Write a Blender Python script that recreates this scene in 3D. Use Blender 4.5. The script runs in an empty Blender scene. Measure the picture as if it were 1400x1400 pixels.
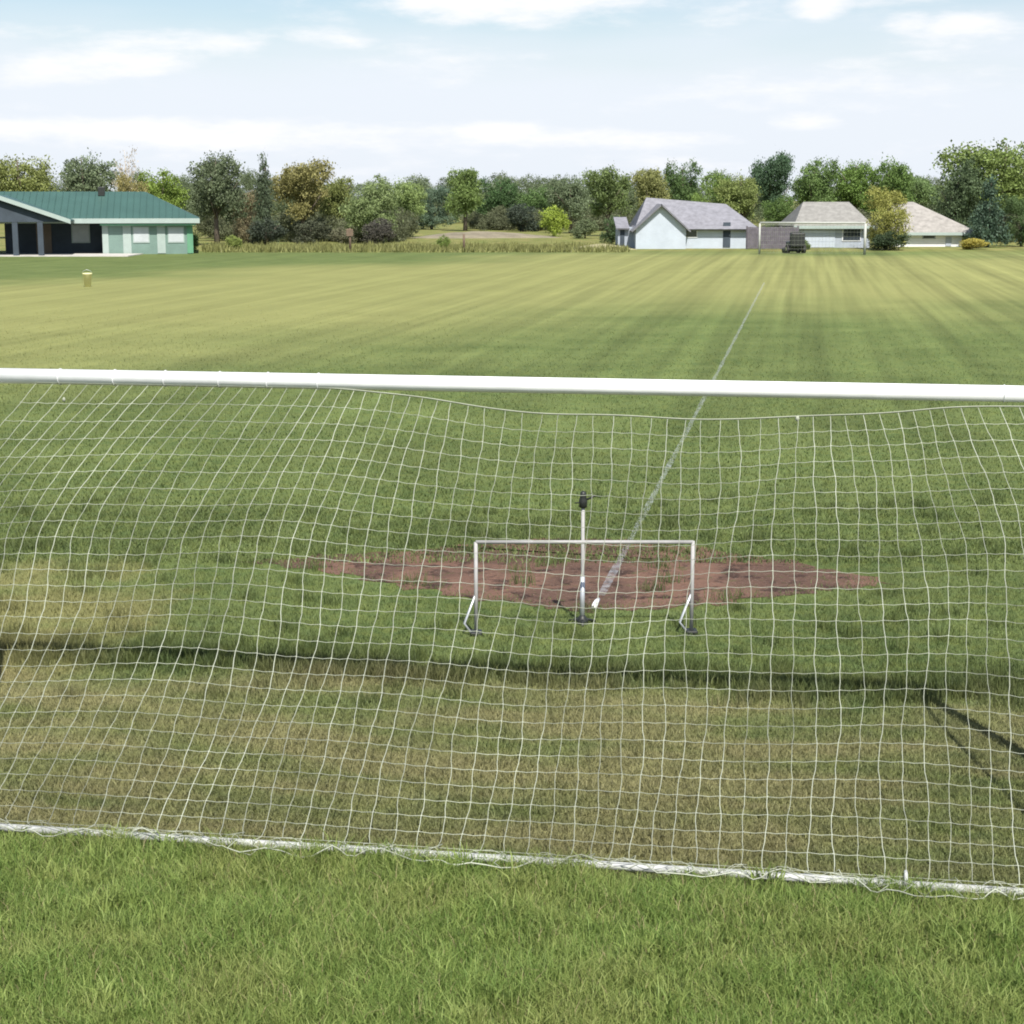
import bpy, bmesh, math, random
import numpy as np
from mathutils import Vector, Matrix
random.seed(7); rng = np.random.default_rng(7)
R = math.radians
scn = bpy.context.scene; col = scn.collection

# ------------------------------------------------------------------ camera
F = 2350.0; H = 3.62; PITCH = math.atan(427 / F)
cp, sp = math.cos(PITCH), math.sin(PITCH)
def pt(px, py, d):
    a, b = (px - 700) / F, (py - 700) / F
    dy = cp - b * sp; t = d / dy
    return Vector((a * t, d, H + t * (-b * cp - sp)))
def gd(py, z=0.0):
    return (H - z) / math.tan(PITCH + math.atan((py - 700) / F))
def gp(px, py, z=0.0):
    p = pt(px, py, gd(py, z)); p.z = z; return p
cam = bpy.data.cameras.new('camera'); co = bpy.data.objects.new('camera', cam); col.objects.link(co)
cam.sensor_width = 36; cam.lens = 36 * F / 1400; cam.clip_end = 8000; cam.clip_start = 0.1
co.location = (0, 0, H); co.rotation_euler = (math.pi / 2 - PITCH, 0, 0); scn.camera = co

# ------------------------------------------------------------------ materials
def new_mat(name):
    m = bpy.data.materials.new(name); m.use_nodes = True; nt = m.node_tree; nt.nodes.clear()
    return m, nt
class NT:
    """small helper round a node tree"""
    def __init__(s, nt): s.nt = nt
    def n(s, t, **k):
        x = s.nt.nodes.new(t)
        for a, b in k.items(): setattr(x, a, b)
        return x
    def l(s, a, b): s.nt.links.new(a, b)
    def put(s, sock, v):
        if isinstance(v, bpy.types.NodeSocket): s.l(v, sock)
        elif v is not None: sock.default_value = v
    def m(s, op, a, b=None, c=None, clamp=False):
        x = s.n('ShaderNodeMath', operation=op, use_clamp=clamp)
        s.put(x.inputs[0], a); s.put(x.inputs[1], b); s.put(x.inputs[2], c)
        return x.outputs[0]
    def ss(s, v, lo, hi):
        x = s.n('ShaderNodeMapRange', interpolation_type='SMOOTHSTEP')
        s.put(x.inputs[0], v); s.put(x.inputs[1], lo); s.put(x.inputs[2], hi)
        x.inputs[3].default_value = 0; x.inputs[4].default_value = 1
        return x.outputs[0]
    def mr(s, v, lo, hi, a, b):
        x = s.n('ShaderNodeMapRange'); s.put(x.inputs[0], v); s.put(x.inputs[1], lo); s.put(x.inputs[2], hi)
        s.put(x.inputs[3], a); s.put(x.inputs[4], b); return x.outputs[0]
    def mix(s, f, a, b, mode='MIX'):
        x = s.n('ShaderNodeMix', data_type='RGBA', blend_type=mode)
        s.put(x.inputs[0], f)
        for i, v in ((6, a), (7, b)):
            if isinstance(v, (tuple, list)): v = tuple(v) + (1,) * (4 - len(v))
            s.put(x.inputs[i], v)
        return x.outputs[2]
    def noise(s, vec, scale, detail=3, rough=.55, dims='3D'):
        x = s.n('ShaderNodeTexNoise', noise_dimensions=dims)
        if vec is not None: s.l(vec, x.inputs['Vector'])
        x.inputs['Scale'].default_value = scale; x.inputs['Detail'].default_value = detail; x.inputs['Roughness'].default_value = rough
        return x.outputs[0]
    def xyz(s, x, y, z=0.0):
        c = s.n('ShaderNodeCombineXYZ'); s.put(c.inputs[0], x); s.put(c.inputs[1], y); s.put(c.inputs[2], z); return c.outputs[0]

def simple_mat(name, c, rough=.6, vary=.12, scale=3.0, metal=0.0, bump=0.0, spec=.4, lap=0.0):
    m, nt = new_mat(name); T = NT(nt)
    out = T.n('ShaderNodeOutputMaterial'); p = T.n('ShaderNodeBsdfPrincipled')
    p.inputs['Roughness'].default_value = rough; p.inputs['Metallic'].default_value = metal
    p.inputs['Specular IOR Level'].default_value = spec
    tc = T.n('ShaderNodeTexCoord').outputs['Object']
    nz = T.noise(tc, scale, 5, .6)
    k = T.mr(nz, .3, .7, 1 - vary, 1 + vary)
    mx = T.n('ShaderNodeVectorMath', operation='SCALE'); mx.inputs[0].default_value = c; T.l(k, mx.inputs['Scale'])
    T.l(mx.outputs[0], p.inputs['Base Color'])
    if lap:                                              # lapped boards
        z = T.n('ShaderNodeSeparateXYZ'); T.l(tc, z.inputs[0]); b = T.n('ShaderNodeBump'); b.inputs['Strength'].default_value = .9; b.inputs['Distance'].default_value = .03
        T.l(T.m('FRACT', T.m('DIVIDE', z.outputs[2], lap)), b.inputs['Height']); T.l(b.outputs[0], p.inputs['Normal'])
    if bump:
        b = T.n('ShaderNodeBump'); b.inputs['Strength'].default_value = bump; b.inputs['Distance'].default_value = .02
        T.l(T.noise(tc, scale * 6, 4), b.inputs['Height']); T.l(b.outputs[0], p.inputs['Normal'])
    T.l(p.outputs[0], out.inputs[0]); return m

# field axes: the goal line is turned 9.6 degrees to the camera
TH = R(9.6); AX = Vector((math.cos(TH), -math.sin(TH), 0)); NX = Vector((math.sin(TH), math.cos(TH), 0))
GC = Vector((-0.12, 11.15, 0))                                   # middle of the goal line

def turf_group():
    g = bpy.data.node_groups.new('turf_color', 'ShaderNodeTree')
    g.interface.new_socket('Color', in_out='OUTPUT', socket_type='NodeSocketColor')
    T = NT(g); out = T.n('NodeGroupOutput')
    pos = T.n('ShaderNodeNewGeometry').outputs['Position']
    sx = T.n('ShaderNodeSeparateXYZ'); T.l(pos, sx.inputs[0]); X, Y = sx.outputs[0], sx.outputs[1]
    s = T.m('SUBTRACT', T.m('MULTIPLY', X, math.cos(TH)), T.m('MULTIPLY', T.m('SUBTRACT', Y, 11.13), math.sin(TH)))
    t = T.m('ADD', T.m('MULTIPLY', X, math.sin(TH)), T.m('MULTIPLY', Y, math.cos(TH)))
    big = T.noise(pos, .055, 4); mid = T.noise(pos, .55, 5, .6); fine = T.noise(pos, 5.0, 5, .65)
    tiny = T.noise(pos, 38.0, 3, .7)
    green = T.mix(T.ss(mid, .3, .7), (.070, .104, .034), (.112, .146, .052))
    green = T.mix(T.ss(fine, .35, .7), green, (.115, .140, .042))
    # mown stripes run up the field
    st = T.xyz(T.m('MULTIPLY', s, 1.0), T.m('MULTIPLY', t, .012))
    s1 = T.noise(st, 1.05, 2, .5); s2 = T.noise(st, 3.2, 2, .5)
    stripe = T.m('ADD', T.mr(s1, .35, .65, -.10, .10), T.mr(s2, .35, .65, -.05, .05))
    far = T.ss(Y, 17.0, 34.0)
    stripe = T.m('ADD', 1.0, T.m('MULTIPLY', stripe, T.m('MULTIPLY', far, T.mr(s, -14.0, 4.0, .7, 1.6))))
    # dry, straw-coloured belt across the middle of the field
    wob = T.mr(big, .3, .7, -9.0, 9.0)
    lo = T.m('ADD', T.m('ADD', 52.0, T.m('MULTIPLY', T.m('MINIMUM', X, 6.0), 1.25)), wob)
    hi = T.m('ADD', T.m('ADD', 112.0, T.m('MULTIPLY', T.m('MINIMUM', X, 4.0), 1.45)), wob)
    d1 = T.ss(Y, T.m('SUBTRACT', lo, 14.0), T.m('ADD', lo, 16.0))
    d2 = T.m('SUBTRACT', 1.0, T.ss(Y, T.m('SUBTRACT', hi, 10.0), T.m('ADD', hi, 10.0)))
    belt = T.m('MULTIPLY', T.m('MULTIPLY', d1, d2), T.mr(s2, .3, .7, .86, 1.0))
    dry = T.mix(fine, (.205, .212, .074), (.262, .254, .102))
    c = T.mix(T.m('MULTIPLY', belt, .82), green, dry)
    # tired brownish turf inside and before the goal
    near = T.m('SUBTRACT', 1.0, T.ss(T.m('SUBTRACT', t, T.m('MULTIPLY', T.mr(mid, .3, .7, -.6, .6), 1.0)), 11.9, 13.0))
    stre = T.noise(T.xyz(T.m('MULTIPLY', s, .35), t), 1.5, 4, .6)
    near2 = T.ss(t, 8.6, 9.2)
    brown = T.mix(fine, (.212, .182, .094), (.170, .172, .074))
    c = T.mix(T.m('MULTIPLY', T.m('MULTIPLY', near, near2), T.mr(stre, .34, .56, .10, .85)), c, brown)
    # worn straw patch beside the left post
    dx = T.m('DIVIDE', T.m('ADD', X, 4.4), 1.3); dyy = T.m('DIVIDE', T.m('SUBTRACT', Y, 14.6), 2.4)
    r2 = T.m('ADD', T.m('MULTIPLY', dx, dx), T.m('MULTIPLY', dyy, dyy))
    w = T.m('SUBTRACT', 1.0, T.ss(T.m('ADD', r2, T.mr(T.noise(pos, 1.1, 5, .6), .3, .7, -.9, .9)), .0, 1.5))
    c = T.mix(T.m('MULTIPLY', w, .50), c, (.25, .215, .095))
    # rough meadow beyond the field
    md = T.ss(T.m('ADD', Y, T.mr(mid, .3, .7, -2, 2)), 119.0, 127.0)
    mead = T.mix(T.ss(mid, .4, .62), (.20, .185, .070), (.115, .145, .040))
    c = T.mix(md, c, mead)
    k = T.m('MULTIPLY', T.m('MULTIPLY', stripe, T.m('ADD', 1.0, T.m('MULTIPLY', T.mr(T.noise(pos, .23, 5, .65), .3, .7, -.20, .20), T.mr(Y, 20.0, 60.0, 1.0, .35)))), T.mr(tiny, .25, .75, .80, 1.20))
    v = T.n('ShaderNodeVectorMath', operation='SCALE'); T.l(c, v.inputs[0]); T.l(k, v.inputs['Scale'])
    T.l(v.outputs[0], out.inputs[0])
    return g
TURF = turf_group()

def mat_ground():
    m, nt = new_mat('turf'); T = NT(nt); out = T.n('ShaderNodeOutputMaterial'); p = T.n('ShaderNodeBsdfPrincipled')
    p.inputs['Roughness'].default_value = .95; p.inputs['Specular IOR Level'].default_value = .1
    g = T.n('ShaderNodeGroup'); g.node_tree = TURF; T.l(g.outputs[0], p.inputs['Base Color'])
    pos = T.n('ShaderNodeNewGeometry').outputs['Position']
    b = T.n('ShaderNodeBump'); b.inputs['Strength'].default_value = .7; b.inputs['Distance'].default_value = .03
    T.l(T.noise(pos, 22, 6, .7), b.inputs['Height']); T.l(b.outputs[0], p.inputs['Normal'])
    T.l(p.outputs[0], out.inputs[0]); return m

def leafy(name, color_fn, trans=.35, rough=.6):
    m, nt = new_mat(name); T = NT(nt); out = T.n('ShaderNodeOutputMaterial')
    c = color_fn(T)
    d = T.n('ShaderNodeBsdfPrincipled'); d.inputs['Roughness'].default_value = rough; d.inputs['Specular IOR Level'].default_value = .25
    tr = T.n('ShaderNodeBsdfTranslucent'); T.l(c, d.inputs['Base Color']); T.l(c, tr.inputs[0])
    mx = T.n('ShaderNodeMixShader'); mx.inputs[0].default_value = trans; T.l(d.outputs[0], mx.inputs[1]); T.l(tr.outputs[0], mx.inputs[2])
    T.l(mx.outputs[0], out.inputs[0]); return m
def c_turfblade(T):
    g = T.n('ShaderNodeGroup'); g.node_tree = TURF
    a = T.n('ShaderNodeAttribute', attribute_name='vary').outputs['Fac']
    v = T.n('ShaderNodeVectorMath', operation='SCALE'); T.l(g.outputs[0], v.inputs[0]); T.l(T.mr(a, 0, 1, .75, 1.55), v.inputs['Scale'])
    return v.outputs[0]
def c_lush(T):
    a = T.n('ShaderNodeAttribute', attribute_name='vary').outputs['Fac']
    pos = T.n('ShaderNodeNewGeometry').outputs['Position']
    n1 = T.noise(pos, 1.1, 4, .6)
    c = T.mix(a, (.098, .172, .034), (.275, .345, .098))
    c = T.mix(T.ss(n1, .42, .66), c, T.mix(a, (.140, .195, .044), (.31, .345, .115)))
    c = T.mix(T.m('GREATER_THAN', a, .965), c, (.33, .28, .15))
    return c
def c_crown(T):
    oi = T.n('ShaderNodeObjectInfo').outputs['Color']
    a = T.n('ShaderNodeAttribute', attribute_name='vary').outputs['Fac']
    v = T.n('ShaderNodeVectorMath', operation='SCALE'); T.l(oi, v.inputs[0]); T.l(T.mr(a, 0, 1, .65, 1.45), v.inputs['Scale'])
    return v.outputs[0]
M = {}
M['turf'] = mat_ground()
M['blade'] = leafy('turf_blade', c_turfblade, .3)
M['lush'] = leafy('lush_blade', c_lush, .35)
M['leaf'] = leafy('leaf', c_crown, .30)
M['bark'] = simple_mat('bark', (.10, .08, .062), .9, .3, 4)
M['pale_bark'] = simple_mat('pale_bark', (.42, .38, .34), .9, .2, 4)
M['white'] = simple_mat('white_paint', (.72, .73, .73), .38, .07, 6, spec=.5)
M['galv'] = simple_mat('weathered_white_pipe', (.36, .37, .36), .5, .25, 9)
M['net'] = simple_mat('net_twine', (.32, .34, .275), .85, .45, 1.7)
M['rope'] = simple_mat('net_rope', (.30, .32, .25), .8, .15, 9)
M['white_dull'] = simple_mat('dull_white', (.30, .295, .29), .6, .15, 8)
M['far_paint'] = simple_mat('dulled_goal_paint', (.36, .37, .34), .6, .12, 5)
M['black'] = simple_mat('black_plastic', (.018, .020, .018), .5, .2, 8)
M['soil'] = None
M['roof_green'] = simple_mat('green_metal_roof', (.042, .092, .078), .45, .10, .5)
M['fascia'] = simple_mat('pale_fascia', (.30, .36, .335), .6, .06, 2)
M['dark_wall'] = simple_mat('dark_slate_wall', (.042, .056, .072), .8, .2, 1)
M['teal_wall'] = simple_mat('grey_green_siding', (.165, .245, .215), .7, .1, 1.2, lap=.22)
M['green_trim'] = simple_mat('green_trim', (.10, .25, .15), .6, .1, 2)
M['concrete'] = simple_mat('concrete', (.42, .40, .37), .9, .15, 1.5)
M['glass'] = simple_mat('window_glass', (.04, .05, .06), .08, .1, 2, spec=.8)
M['pale_glass'] = simple_mat('pale_blind', (.40, .43, .44), .3, .1, 2)
M['brown_door'] = simple_mat('brown_door', (.16, .12, .085), .6, .1, 2)
M['blue_wall'] = simple_mat('pale_blue_siding', (.46, .51, .58), .7, .06, 1.5, lap=.22)
M['lilac_roof'] = simple_mat('grey_lilac_shingles', (.19, .19, .212), .9, .22, 2.5, lap=.12)
M['tan_roof'] = simple_mat('tan_shingles', (.215, .21, .195), .9, .22, 2.5, lap=.12)
M['pink_roof'] = simple_mat('light_tan_shingles', (.265, .25, .23), .9, .22, 2.5, lap=.12)
M['white_wall'] = simple_mat('white_siding', (.72, .73, .75), .7, .05, 1.5, lap=.22)
M['grey_wall'] = simple_mat('blue_grey_siding', (.36, .40, .46), .7, .08, 1.5, lap=.22)
M['fence_wood'] = simple_mat('dark_fence_wood', (.105, .095, .11), .9, .25, 3)
M['yellow'] = simple_mat('pale_yellow_plastic', (.70, .66, .36), .5, .08, 5)
M['steel'] = simple_mat('dull_steel', (.45, .47, .50), .4, .15, 8, metal=.5)
M['olive_paint'] = simple_mat('dark_green_paint', (.030, .045, .030), .45, .15, 4)
M['rubber'] = simple_mat('rubber', (.02, .02, .02), .85, .2, 8)
M['rust_wood'] = simple_mat('weathered_post_wood', (.14, .10, .07), .9, .3, 6)

def soil_mat():
    m, nt = new_mat('bare_soil'); T = NT(nt); out = T.n('ShaderNodeOutputMaterial'); p = T.n('ShaderNodeBsdfPrincipled')
    p.inputs['Roughness'].default_value = .95; p.inputs['Specular IOR Level'].default_value = .1
    pos = T.n('ShaderNodeNewGeometry').outputs['Position']
    a = T.noise(pos, .9, 5, .65); b = T.noise(pos, 3.4, 6, .7); c = T.noise(pos, 26, 4, .7)
    col_ = T.mix(T.ss(a, .42, .57), (.168, .098, .072), (.110, .067, .051))
    col_ = T.mix(T.ss(b, .50, .62), col_, (.048, .030, .025))
    col_ = T.mix(T.ss(c, .57, .68), col_, (.200, .145, .118))
    col_ = T.mix(T.m('MULTIPLY', T.ss(T.noise(pos, 5.1, 5, .7), .56, .66), .6), col_, (.080, .085, .035))
    T.l(col_, p.inputs['Base Color'])
    h = T.m('ADD', b, T.m('MULTIPLY', c, .5)); bp = T.n('ShaderNodeBump'); bp.inputs['Strength'].default_value = 1; bp.inputs['Distance'].default_value = .06
    T.l(h, bp.inputs['Height']); T.l(bp.outputs[0], p.inputs['Normal']); T.l(p.outputs[0], out.inputs[0]); return m
M['soil'] = soil_mat()

# ------------------------------------------------------------------ object helpers
def tag(o, label=None, cat=None, group=None, kind=None):
    for k, v in (('label', label), ('category', cat), ('group', group), ('kind', kind)):
        if v: o[k] = v
    return o
def empty(name, loc=(0, 0, 0), rz=0.0):
    o = bpy.data.objects.new(name, None); col.objects.link(o); o.location = loc; o.rotation_euler = (0, 0, rz); o.empty_display_size = .3
    return o
class MB:
    def __init__(s): s.v = []; s.f = []
    def add(s, vs, fs):
        k = len(s.v); s.v += [tuple(v) for v in vs]; s.f += [tuple(i + k for i in f) for f in fs]
    def box(s, x0, x1, y0, y1, z0, z1):
        s.add([(x0,y0,z0),(x1,y0,z0),(x1,y1,z0),(x0,y1,z0),(x0,y0,z1),(x1,y0,z1),(x1,y1,z1),(x0,y1,z1)],
              [(0,3,2,1),(4,5,6,7),(0,1,5,4),(1,2,6,5),(2,3,7,6),(3,0,4,7)])
    def tube(s, pts, r, n=8, cap=True):
        pts = [Vector(p) for p in pts]; rs = r if isinstance(r, (list, tuple)) else [r] * len(pts)
        up = None; vs = []; fs = []
        for i, p in enumerate(pts):
            d = (pts[min(i + 1, len(pts) - 1)] - pts[max(i - 1, 0)]).normalized()
            if up is None:
                up = Vector((0, 0, 1)) if abs(d.z) < .9 else Vector((1, 0, 0))
            a = d.cross(up).normalized(); b = a.cross(d).normalized(); up = b
            for k in range(n):
                q = 2 * math.pi * k / n; vs.append(p + (a * math.cos(q) + b * math.sin(q)) * rs[i])
        for i in range(len(pts) - 1):
            for k in range(n):
                k2 = (k + 1) % n; fs.append((i*n+k, i*n+k2, (i+1)*n+k2, (i+1)*n+k))
        if cap:
            fs.append(tuple(range(n))[::-1]); fs.append(tuple((len(pts)-1)*n + k for k in range(n)))
        s.add(vs, fs)
    def lathe(s, prof, n=16, c=(0, 0, 0)):
        vs = []; fs = []
        for (r, z) in prof:
            for k in range(n):
                q = 2*math.pi*k/n; vs.append((c[0]+r*math.cos(q), c[1]+r*math.sin(q), c[2]+z))
        for i in range(len(prof)-1):
            for k in range(n):
                k2=(k+1)%n; fs.append((i*n+k,i*n+k2,(i+1)*n+k2,(i+1)*n+k))
        fs.append(tuple(range(n))[::-1]); fs.append(tuple((len(prof)-1)*n+k for k in range(n)))
        s.add(vs, fs)
    def build(s, name, mat, parent=None, smooth=False, bevel=0.0):
        me = bpy.data.meshes.new(name); me.from_pydata(s.v, [], s.f)
        bm = bmesh.new(); bm.from_mesh(me); bmesh.ops.recalc_face_normals(bm, faces=bm.faces); bm.to_mesh(me); bm.free()
        me.materials.append(mat)
        if smooth: me.polygons.foreach_set('use_smooth', [True] * len(me.polygons))
        o = bpy.data.objects.new(name, me); col.objects.link(o); o.parent = parent
        if bevel:
            b = o.modifiers.new('bevel', 'BEVEL'); b.width = bevel; b.segments = 2; b.limit_method = 'ANGLE'
        return o
def box(name, mat, parent, *a, bevel=0.0):
    m = MB(); m.box(*a); return m.build(name, mat, parent, bevel=bevel)
def np_mesh(name, verts, faces, mat, vary=None, parent=None):
    """verts (n,3), faces (m,k), vary per vertex"""
    me = bpy.data.meshes.new(name); k = faces.shape[1]
    me.vertices.add(len(verts)); me.vertices.foreach_set('co', verts.astype(np.float32).ravel())
    me.loops.add(faces.size); me.loops.foreach_set('vertex_index', faces.astype(np.int32).ravel())
    me.polygons.add(len(faces)); me.polygons.foreach_set('loop_start', np.arange(0, faces.size, k, dtype=np.int32))
    me.update(calc_edges=True)
    if vary is not None:
        a = me.attributes.new('vary', 'FLOAT', 'POINT'); a.data.foreach_set('value', vary.astype(np.float32))
    me.materials.append(mat)
    o = bpy.data.objects.new(name, me); col.objects.link(o); o.parent = parent
    return o
def copy_tree(o, parent=None):
    c = o.copy(); col.objects.link(c); c.parent = parent
    for ch in list(o.children): copy_tree(ch, c)
    return c

# ------------------------------------------------------------------ sky, sun
SUN_EL, SUN_SIDE = 52.0, 14.0                       # behind the camera, a little to the right
w = bpy.data.worlds.new('World'); scn.world = w; w.use_nodes = True; nt = w.node_tree; nt.nodes.clear(); T = NT(nt)
wo = T.n('ShaderNodeOutputWorld'); bg = T.n('ShaderNodeBackground'); sky = T.n('ShaderNodeTexSky', sky_type='NISHITA')
sky.sun_disc = False; sky.sun_elevation = R(SUN_EL); sky.sun_rotation = R(180 - SUN_SIDE)
sky.air_density = 1.0; sky.dust_density = 1.2; sky.ozone_density = 1.0
dv = T.n('ShaderNodeTexCoord').outputs['Generated']; sx = T.n('ShaderNodeSeparateXYZ'); T.l(dv, sx.inputs[0])
az = T.m('ARCTAN2', sx.outputs[0], sx.outputs[1]); el = T.m('ARCSINE', sx.outputs[2])
cv = T.xyz(T.m('MULTIPLY', az, 9.0), T.m('MULTIPLY', el, 42.0), 3.1)
n1 = T.noise(cv, 1.0, 7, .58)
veil = T.noise(T.xyz(T.m('MULTIPLY', az, 3.0), T.m('MULTIPLY', el, 16.0), 8.0), 1.0, 4, .5)
def blob(px, py, rx, ry, tilt=0.0):
    A = math.atan((px - 700) / 2388); E = math.atan((273 - py) / 2388)
    u = T.m('DIVIDE', T.m('SUBTRACT', az, A), rx / 2388)
    v = T.m('DIVIDE', T.m('SUBTRACT', T.m('SUBTRACT', el, E), T.m('MULTIPLY', T.m('SUBTRACT', az, A), tilt)), ry / 2388)
    return T.m('MAXIMUM', 0.0, T.m('SUBTRACT', 1.0, T.m('ADD', T.m('MULTIPLY', u, u), T.m('MULTIPLY', v, v))))
bl = None
for b in ((170, 88, 260, 34, .15), (320, 68, 90, 26, .1), (450, 60, 80, 18, 0), (700, 14, 230, 42, 0), (570, 12, 60, 30, 0), (1290, 62, 120, 34, 0), (1235, 50, 45, 24, 0), (1110, 20, 50, 24, 0),
          (300, 185, 380, 26, 0), (820, 190, 240, 18, 0), (1090, 172, 70, 16, 0), (690, 185, 90, 20, 0)):
    q = blob(*b); bl = q if bl is None else T.m('MAXIMUM', bl, q)
dens = T.m('ADD', T.m('MULTIPLY', n1, 1.15), T.m('MULTIPLY', bl, .30))
cm = T.ss(dens, .55, 1.02)
low = T.m('SUBTRACT', 1.0, T.ss(el, 0.0, .13))
n2 = T.noise(T.xyz(T.m('MULTIPLY', az, 40.0), T.m('MULTIPLY', el, 130.0), 1.7), 1.0, 6, .62)
cm = T.ss(T.m('ADD', dens, T.m('MULTIPLY', T.m('SUBTRACT', n2, .5), .42)), .56, 1.0)
haze_ = T.m('MULTIPLY', T.ss(T.m('ADD', veil, T.m('MULTIPLY', low, 1.05)), .42, 1.12), .94)
s1_ = T.mix(haze_, sky.outputs[0], (6.15, 6.55, 7.15, 1))
T.l(T.mix(T.m('MULTIPLY', cm, .92), s1_, (7.5, 7.45, 7.55, 1)), bg.inputs[0]); bg.inputs[1].default_value = .072
T.l(bg.outputs[0], wo.inputs[0])
sun = bpy.data.lights.new('sun', 'SUN'); so = bpy.data.objects.new('sun', sun); col.objects.link(so)
sun.energy = 4.0; sun.angle = R(.53); sun.color = (1.0, .955, .88)
sd = Vector((math.sin(R(SUN_SIDE)) * math.cos(R(SUN_EL)), -math.cos(R(SUN_SIDE)) * math.cos(R(SUN_EL)), math.sin(R(SUN_EL))))
so.rotation_euler = sd.to_track_quat('Z', 'Y').to_euler(); so.location = sd * 60
scn.view_settings.view_transform = 'Standard'; scn.view_settings.look = 'None'; scn.view_settings.exposure = 0.97; scn.view_settings.gamma = 1

# ------------------------------------------------------------------ ground
g = MB(); g.add([(-3000, -200, 0), (3000, -200, 0), (3000, 6000, 0), (-3000, 6000, 0)], [(0, 1, 2, 3)])
tag(g.build('ground', M['turf']), kind='structure')

# worn soil, drawn from its outline on the ground
def noisy_outline(pts, step=.10, amp=.09, seed=1):
    r = random.Random(seed); out = []
    for i, p in enumerate(pts):
        q = pts[(i + 1) % len(pts)]; n = max(2, int((q - p).length / step))
        for k in range(n):
            m = p.lerp(q, k / n); out.append((m.x + r.uniform(-amp, amp), m.y + r.uniform(-amp, amp) * 1.3))
    return out
soil_px = [(325, 768), (400, 763), (480, 757), (560, 752), (650, 743), (740, 737), (840, 738), (940, 747), (1030, 760), (1110, 773), (1185, 786), (1225, 798), (1160, 806), (1085, 815),
           (1000, 824), (900, 833), (800, 835), (720, 829), (630, 817), (540, 800), (470, 785), (400, 775)]
soil_poly = noisy_outline([gp(*p) for p in soil_px])
bm = bmesh.new(); vs = [bm.verts.new((x, y, .004)) for x, y in soil_poly]; f = bm.faces.new(vs)
if f.normal.z < 0: f.normal_flip()
bmesh.ops.triangulate(bm, faces=bm.faces); me = bpy.data.meshes.new('bare_soil'); bm.to_mesh(me); bm.free(); me.materials.append(M['soil'])
o = bpy.data.objects.new('bare_soil', me); col.objects.link(o); tag(o, kind='structure')
SP = np.array(soil_poly)
def inside(x, y, P):
    r = np.zeros(len(x), bool); j = len(P) - 1
    for i in range(len(P)):
        c = ((P[i,1] > y) != (P[j,1] > y)) & (x < (P[j,0]-P[i,0]) * (y-P[i,1]) / (P[j,1]-P[i,1] + 1e-12) + P[i,0]); r ^= c; j = i
    return r

# thin painted line up the field, patchy
def paint_mat():
    m, nt = new_mat('worn_line_paint'); T = NT(nt); out = T.n('ShaderNodeOutputMaterial'); p = T.n('ShaderNodeBsdfPrincipled')
    p.inputs['Roughness'].default_value = .9
    pos = T.n('ShaderNodeNewGeometry').outputs['Position']; p.inputs['Base Color'].default_value = (.50, .54, .58, 1)
    n = T.noise(pos, 9, 5, .7); tb = T.n('ShaderNodeBsdfTransparent'); mx = T.n('ShaderNodeMixShader')
    T.l(T.mr(n, .38, .66, .03, .36), mx.inputs[0]); T.l(tb.outputs[0], mx.inputs[1]); T.l(p.outputs[0], mx.inputs[2]); T.l(mx.outputs[0], out.inputs[0]); return m
M['line'] = paint_mat()
p0 = gp(822, 815); L = MB(); pr = None
for k in range(60):
    t = k / 59 * 62.0; c = p0 + NX * t ; wd = .035 + .008 * math.sin(t * 1.7)
    L.v += [tuple(c - AX * wd + Vector((0, 0, .008))), tuple(c + AX * wd + Vector((0, 0, .008)))]
    if k: L.f.append((2*k-2, 2*k-1, 2*k+1, 2*k))
tag(L.build('painted_line', M['line']), kind='structure')

# ------------------------------------------------------------------ grass blades
def blades(n, ymin, ymax, power, lmin, lmax, width, lean, clump=0.0, xk=.325, pad=1.4, keep=None):
    u = rng.random(n); e = 1 - power
    y = (ymin**e + u * (ymax**e - ymin**e)) ** (1 / e)
    x = (rng.random(n) * 2 - 1) * (xk * y + pad)
    if clump:
        x += rng.normal(0, .05, n) * 0
    k = np.ones(n, bool) if keep is None else keep(x, y)
    x, y = x[k], y[k]; n = len(x)
    cl = .5 + .5 * np.sin(x * 5.1 + 1.3 * np.sin(y * 3.7)) * np.sin(y * 4.3 + 1.7 * np.sin(x * 2.9)) if clump else np.ones(n) * .5
    ln = (lmin + (lmax - lmin) * rng.random(n)) * (1 - clump / 2 + clump * cl)
    w = width * (.7 + .6 * rng.random(n)); a = rng.random(n) * 2 * np.pi; ld = rng.random(n) * 2 * np.pi
    le = lean * (.3 + rng.random(n))
    ax, ay = np.cos(a) * w / 2, np.sin(a) * w / 2
    b = np.stack([x, y, np.zeros(n)], 1); side = np.stack([ax, ay, np.zeros(n)], 1)
    dirm = np.stack([np.cos(ld) * le, np.sin(ld) * le, np.ones(n)], 1)
    m = b + dirm * (ln * .55)[:, None] * np.array([.55, .55, 1])
    tip = b + dirm * ln[:, None] * np.array([1.1, 1.1, 1]); tip[:, 2] = np.minimum(tip[:, 2], ln * (1.05 - .25 * np.minimum(le, 1.6)))
    V = np.empty((n, 5, 3)); V[:, 0] = b - side; V[:, 1] = b + side; V[:, 2] = m + side * .8; V[:, 3] = m - side * .8; V[:, 4] = tip
    base = np.arange(n)[:, None] * 5
    tri = np.concatenate([base + np.array([0, 1, 2]), base + np.array([0, 2, 3]), base + np.array([3, 2, 4])], 0)
    vary = np.repeat(rng.random(n), 5)
    return V.reshape(-1, 3), tri, vary
def bar_y(x): return 8.98 - .17 * x                       # where the goal's ground bar lies
V, Tt, va = blades(205000, 6.2, 9.8, 1.4, .045, .115, .0042, .75, .8, keep=lambda x, y: y < bar_y(x) - .02 + .05 * np.sin(x * 7))
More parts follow.
